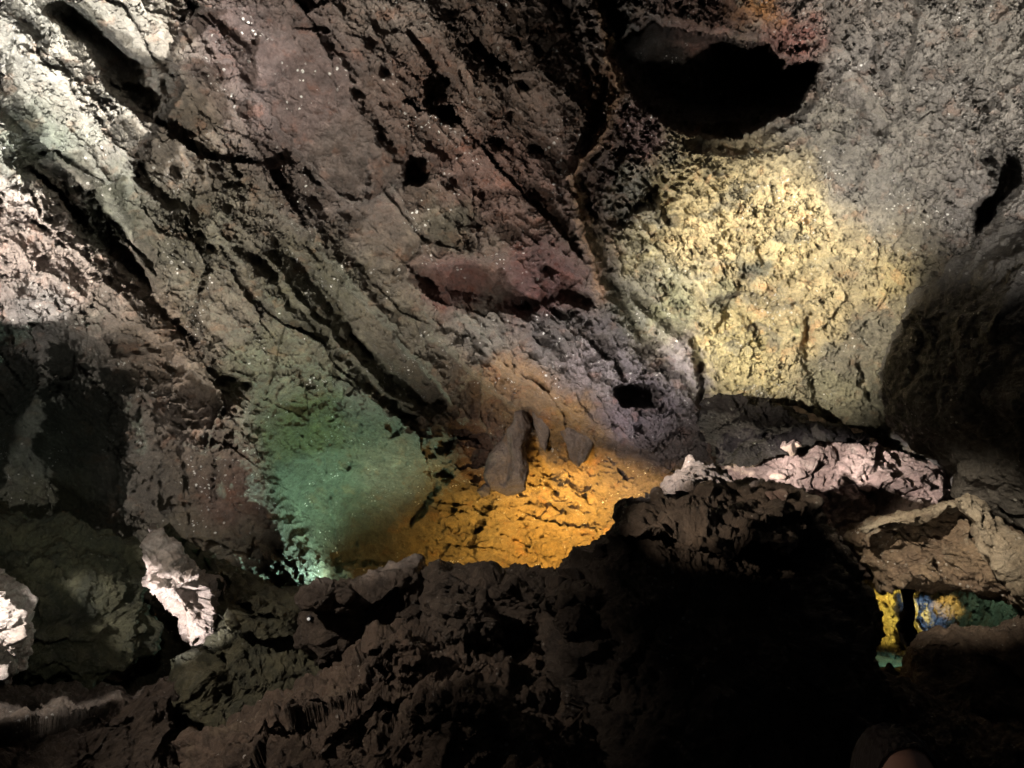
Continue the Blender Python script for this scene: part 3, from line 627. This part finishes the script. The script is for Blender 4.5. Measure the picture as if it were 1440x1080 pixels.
# body: one continuous skin of revolution-like rings from crown to feet (head facing -Y, towards the viewer)
def gauss(a, b, w): return np.exp(-((a-b)/w)**2)
root = bpy.data.objects.new('person', None); COL.objects.link(root); root.location = (hx, hy, 0)
bpy.context.view_layer.update()
tag(root, 'person with dark hair, only forehead and hair showing at the bottom right edge', 'person')
def child(o, p): o.parent = p; o.matrix_parent_inverse = p.matrix_world.inverted(); return o
zt = hz+.115
zs = np.concatenate([np.linspace(zt, zt-.30, 110), np.linspace(zt-.302, .86, 120)]); th = np.linspace(0, 2*np.pi, 160, endpoint=False)
h = zt-zs
rx = np.interp(h, [0,.004,.015,.035,.07,.11,.15,.19,.215,.235,.25,.28,.30,.33,.36,.45,.60,.72,.80,.90], [0,.022,.042,.06,.073,.078,.075,.068,.058,.054,.055,.062,.085,.15,.19,.20,.17,.155,.17,.18])
ry = np.interp(h, [0,.004,.015,.035,.07,.11,.15,.19,.215,.235,.25,.28,.30,.33,.36,.45,.60,.72,.80,.90], [0,.03,.055,.077,.093,.098,.094,.085,.068,.056,.055,.058,.065,.08,.095,.115,.105,.10,.11,.12])
Z = zs[:, None]+0*th[None]; Hh = h[:, None]+0*th[None]; ct, st_ = np.cos(th)[None], np.sin(th)[None]
Xb = rx[:, None]*ct; Yb = ry[:, None]*st_
fr = np.clip(-st_, 0, 1)
Yb = Yb-.022*gauss(Xb, 0, .012)*gauss(Hh, .145, .02)*(fr > .3)-.006*gauss(Xb, 0, .03)*gauss(Hh, .185, .012)*(fr > .3)-.008*gauss(Xb, 0, .03)*gauss(Hh, .212, .014)*(fr > .3)
Yb = Yb+.010*(gauss(Xb, .032, .015)+gauss(Xb, -.032, .015))*gauss(Hh, .115, .014)*(fr > .3)-.005*gauss(np.abs(Xb), .03, .025)*gauss(Hh, .095, .008)*(fr > .3)
PB = np.stack([hx+Xb, hy+Yb, Z], -1)
child(grid_mesh('body', PB, None, True, mat=M_skin), root)
def blob(name, cen, r, mat, par, n=24, fn=None):
    d_ = sph('', n)*np.array(r); 
    if fn is not None: d_ = fn(d_)
    o = grid_mesh(name, d_+np.array(cen), None, True, mat=mat); return child(o, par)
for s in (-1, 1):
    e = blob('eye', (hx+s*.032, hy-.083, zt-.115), (.013, .012, .011), M_eye, root); blob('iris', (hx+s*.032, hy-.0905, zt-.115), (.006, .0055, .006), M_iris, e)
    blob('ear', (hx+s*.079, hy+.005, zt-.135), (.009, .02, .032), M_skin, root)
blob('lips', (hx, hy-.09, zt-.187), (.025, .01, .008), M_lip, root)
# hair: cap with strand relief, hairline above the forehead, down to the nape
d_ = sph('', 150); an = np.arctan2(d_[..., 1], d_[..., 0]); frn = np.clip(-d_[..., 1], 0, 1)
R_ = np.array([.091, .112, .128]); lim = -.35+1.14*ss(.3, .75, frn)
strand = .0009*np.sin(an*140+6*np.sin(an*7))+.004*perlin3(d_[..., 0]*9, d_[..., 1]*9, d_[..., 2]*3)
zz = np.maximum(d_[..., 2], lim); shr = 1-.55*ss(0, .5, lim-d_[..., 2])
HP = np.stack([d_[..., 0]*shr*(R_[0]+strand), d_[..., 1]*shr*(R_[1]+strand), zz*(R_[2]+strand)], -1)
child(grid_mesh('hair', HP+np.array([hx, hy+.008, zt-.112]), None, True, mat=M_hair), root)
# shirt over shoulders and torso, trousers and shoes below
msk = (h > .275) & (h < .93); zz_ = zs[msk]; 
PS = np.stack([hx+(rx[msk]+.012)[:, None]*ct, hy+(ry[msk]+.012)[:, None]*st_, zz_[:, None]+0*th[None]], -1)
PS += .004*fbm3(PS, 3, 14.)[..., None]*np.array([1, 1, 0])
child(grid_mesh('shirt', PS, None, True, mat=M_cloth), root)
def tube(name, pts, rad, mat, par, nseg=24, ns=40):
    pts = np.array(pts, float); rad = np.array(rad, float); t0 = np.linspace(0, 1, len(pts)); tn = np.linspace(0, 1, ns)
    c_ = np.stack([np.interp(tn, t0, pts[:, k]) for k in range(3)], 1); r_ = np.interp(tn, t0, rad)
    r_[0] *= .3; r_[-1] *= .3
    tg = np.gradient(c_, axis=0); tg /= np.linalg.norm(tg, axis=1)[:, None]; a_ = np.array([.1, 1, .05]); n1 = np.cross(tg, a_); n1 /= np.linalg.norm(n1, axis=1)[:, None]; n2 = np.cross(tg, n1)
    an = np.linspace(0, 2*np.pi, nseg, endpoint=False)
    Pt = c_[:, None]+r_[:, None, None]*(np.cos(an)[None, :, None]*n1[:, None]+np.sin(an)[None, :, None]*n2[:, None])
    return child(grid_mesh(name, Pt, None, True, mat=mat), par)
sz = zt-.36
for s in (-1, 1):
    tube('sleeve', [(hx+s*.15, hy, sz+.02), (hx+s*.20, hy, sz-.02), (hx+s*.225, hy, sz-.15), (hx+s*.24, hy+.01, sz-.28), (hx+s*.24, hy-.01, sz-.50)], [.05, .062, .055, .046, .034], M_cloth, root)
    hand = tube('hand', [(hx+s*.24, hy-.01, sz-.49), (hx+s*.243, hy-.015, sz-.54), (hx+s*.243, hy-.02, sz-.59)], [.024, .036, .03], M_skin, root)
    for q in range(4): tube('finger', [(hx+s*.243, hy-.045+.017*q, sz-.57), (hx+s*.24, hy-.05+.017*q, sz-.61), (hx+s*.228, hy-.05+.017*q, sz-.65+.006*abs(q-1.5))], [.009, .0085, .007], M_skin, hand, 10, 12)
    tube('finger', [(hx+s*.24, hy-.04, sz-.53), (hx+s*.232, hy-.065, sz-.57), (hx+s*.225, hy-.07, sz-.60)], [.011, .010, .008], M_skin, hand, 10, 12)
    tube('trouser_leg', [(hx+s*.06, hy, .90), (hx+s*.09, hy, .80), (hx+s*.095, hy-.01, .48), (hx+s*.10, hy+.01, .30), (hx+s*.10, hy+.01, .07)], [.08, .095, .068, .062, .05], M_cloth, root)
    tube('shoe', [(hx+s*.10, hy+.07, .05), (hx+s*.10, hy, .055), (hx+s*.105, hy-.10, .045), (hx+s*.11, hy-.19, .035)], [.04, .048, .042, .03], M_cloth, root)
# tiny marker lamp between the rocks at the left end of the ridge
lc, ln, ok = hit(437, 867)
lp = np.array(lc)-FW*.05
lampm = bpy.data.materials.new('lamp_glass'); lampm.use_nodes = True; b = lampm.node_tree.nodes['Principled BSDF']; b.inputs['Emission Color'].default_value = (.9, .9, .85, 1); b.inputs['Emission Strength'].default_value = .22; b.inputs['Base Color'].default_value = (.6, .6, .6, 1)
fx = bpy.data.objects.new('marker_lamp', None); COL.objects.link(fx); fx.location = lp; tag(fx, 'tiny round pale marker lamp tucked between the rocks left of the ridge', 'lamp')
bpy.context.view_layer.update()
blob('housing', lp+FW*.02, (.02, .028, .02), M_cloth, fx, 16); blob('lens', lp-FW*.008, (.011, .011, .011), lampm, fx, 16)
# ------------------------------------------------------------------ LIGHT: hidden floodlights of the cave illumination, plus added fills
def spot(u, v, d, tu, tv, td, power, col, size, blend=.5, r=.04, kind='SPOT'):
    l = bpy.data.lights.new('flood_fill_light', 'SPOT'); o = bpy.data.objects.new('flood_fill_light', l); COL.objects.link(o)
    p = Vector(at(u, v, d)); t = Vector(at(tu, tv, td)); o.location = p
    o.rotation_euler = (t-p).to_track_quat('-Z', 'Y').to_euler()
    l.energy = power; l.color = col; l.spot_size = math.radians(size); l.spot_blend = blend; l.shadow_soft_size = r; return o
WH = (1., .93, .84); WW = (1., .86, .66); GN = (.6, 1., .7); OR = (1., .58, .12); BL = (.35, .6, 1.)
LIGHTS = [
 # broad vault floods standing on the floor behind the foreground ridge
 (560, 1000, 7.0, 470, 250, 8.0, 640, WH, 95, .8),
 (900, 980, 7.3, 760, 250, 8.2, 330, (1.,.92,.82), 70, .9),
 # added fill floods lifting the vault, centre and left recess
 (-420, 900, 2.4, 400, 200, 8.0, 1900, (1.,.93,.81), 54, .7),
 (-420, 860, 2.4, 800, 620, 10.0, 1700, (1.,.92,.84), 25, .8),
 (300, 1300, 1.5, 80, 600, 8.4, 130, (.95,1.,.88), 26, .9),
 (620, 990, 6.9, 210, 600, 8.6, 360, WH, 60, .9),
 # upper left pale
 (-420, 420, 3.6, 120, 60, 6.8, 1700, (1.,.98,.93), 44, .5),
 (-100, 1000, 2.0, 90, 60, 6.8, 1400, (1.,.98,.93), 19, .4),
 # left patch
 (-380, 600, 2.9, 40, 350, 6.7, 1900, (1.,.91,.84), 18, .15),
 # right grey vault
 (1900, 1300, 1.6, 1310, 50, 7.2, 3000, WH, 36, .7),
 (-300, 800, 2.2, 1300, 170, 8.0, 2500, WH, 24, .8),  # fill added from the left for the shadowed grey vault
 # yellow patch
 (-300, 450, 2.2, 1085, 420, 9.2, 7800, (1.,.90,.72), 22, .75),
 (1000, 960, 7.6, 1080, 330, 9.2, 700, (1.,.92,.66), 46, .6),
 # centre lavender rocks
 (800, 930, 8.2, 850, 490, 9.4, 360, (1.,.93,.96), 66, .9),
 # green hollow
 (520, 850, 10.9, 425, 705, 10.6, 190, (.62,1.,.74), 165, 1.),
 # orange hollow
 (820, 850, 10.2, 835, 735, 13.0, 1000, (1.,.62,.17), 120, 1.),
 (700, 850, 10.2, 660, 730, 12.3, 110, (1.,.66,.24), 150, 1.),
 # ledge
 (-300, 480, 2.2, 1090, 655, 9.5, 5000, (1.,.90,.84), 6.5, .6),
 (-300, 480, 2.2, 1180, 672, 9.3, 7500, (1.,.90,.84), 8, .6),
 (-300, 480, 2.2, 1275, 688, 9.1, 7500, (1.,.90,.84), 8, .6),
 (-300, 480, 2.2, 985, 705, 4.8, 700, (1.,.80,.6), 12, .9),
 # overhang
 (700, -150, 2.0, 1340, 785, 7.0, 2200, WW, 16, .8),
 (1300, 1010, 4.2, 1315, 785, 6.9, 60, WW, 24, .9),  # low fill added to lift the dark underside
 # rear chamber
 (1232, 925, 14.5, 1247, 865, 17, 1700, (1.,.70,.1), 30, .4),
 (1250, 850, 15.3, 1250, 928, 16.2, 140, (.3,1.,.75), 40, .4),
 (1290, 930, 14.3, 1298, 860, 17, 320, BL, 22, .7),
 (1340, 915, 14.0, 1333, 862, 16.2, 900, OR, 14, .7),
 (1405, 925, 13.6, 1400, 860, 16, 90, (.65,1.,.6), 40, .8),
 # pale boulder & pointed rock
 (-180, 760, 3.6, 0, 880, 4.8, 220, WH, 34, .4),
 (120, 1000, 4.7, 258, 830, 5.8, 150, (1.,.90,.84), 50, .3),
 # weak fill lights added near the viewer to lift foreground, boulder and person
 (-900, -100, 2.6, 420, 950, 4.8, 500, (1.,.85,.7), 44, .9),
 (200, 400, 1., 90, 800, 6.4, 110, (1.,1.,.8), 26, .9),
 (-700, 1000, 1.3, 1250, 1090, 1.65, 18, (1.,.75,.6), 14, .5),
]
for a_ in LIGHTS: spot(*a_)
w = bpy.data.worlds.new('World'); sc.world = w; w.use_nodes = True; w.node_tree.nodes['Background'].inputs[0].default_value = (.8, .9, 1., 1); w.node_tree.nodes['Background'].inputs[1].default_value = .012
sc.view_settings.view_transform = 'Standard'; sc.view_settings.look = 'None'; sc.view_settings.exposure = 0.65; sc.view_settings.gamma = 1

sc.cycles.max_bounces = 4; sc.cycles.diffuse_bounces = 2; sc.cycles.glossy_bounces = 1
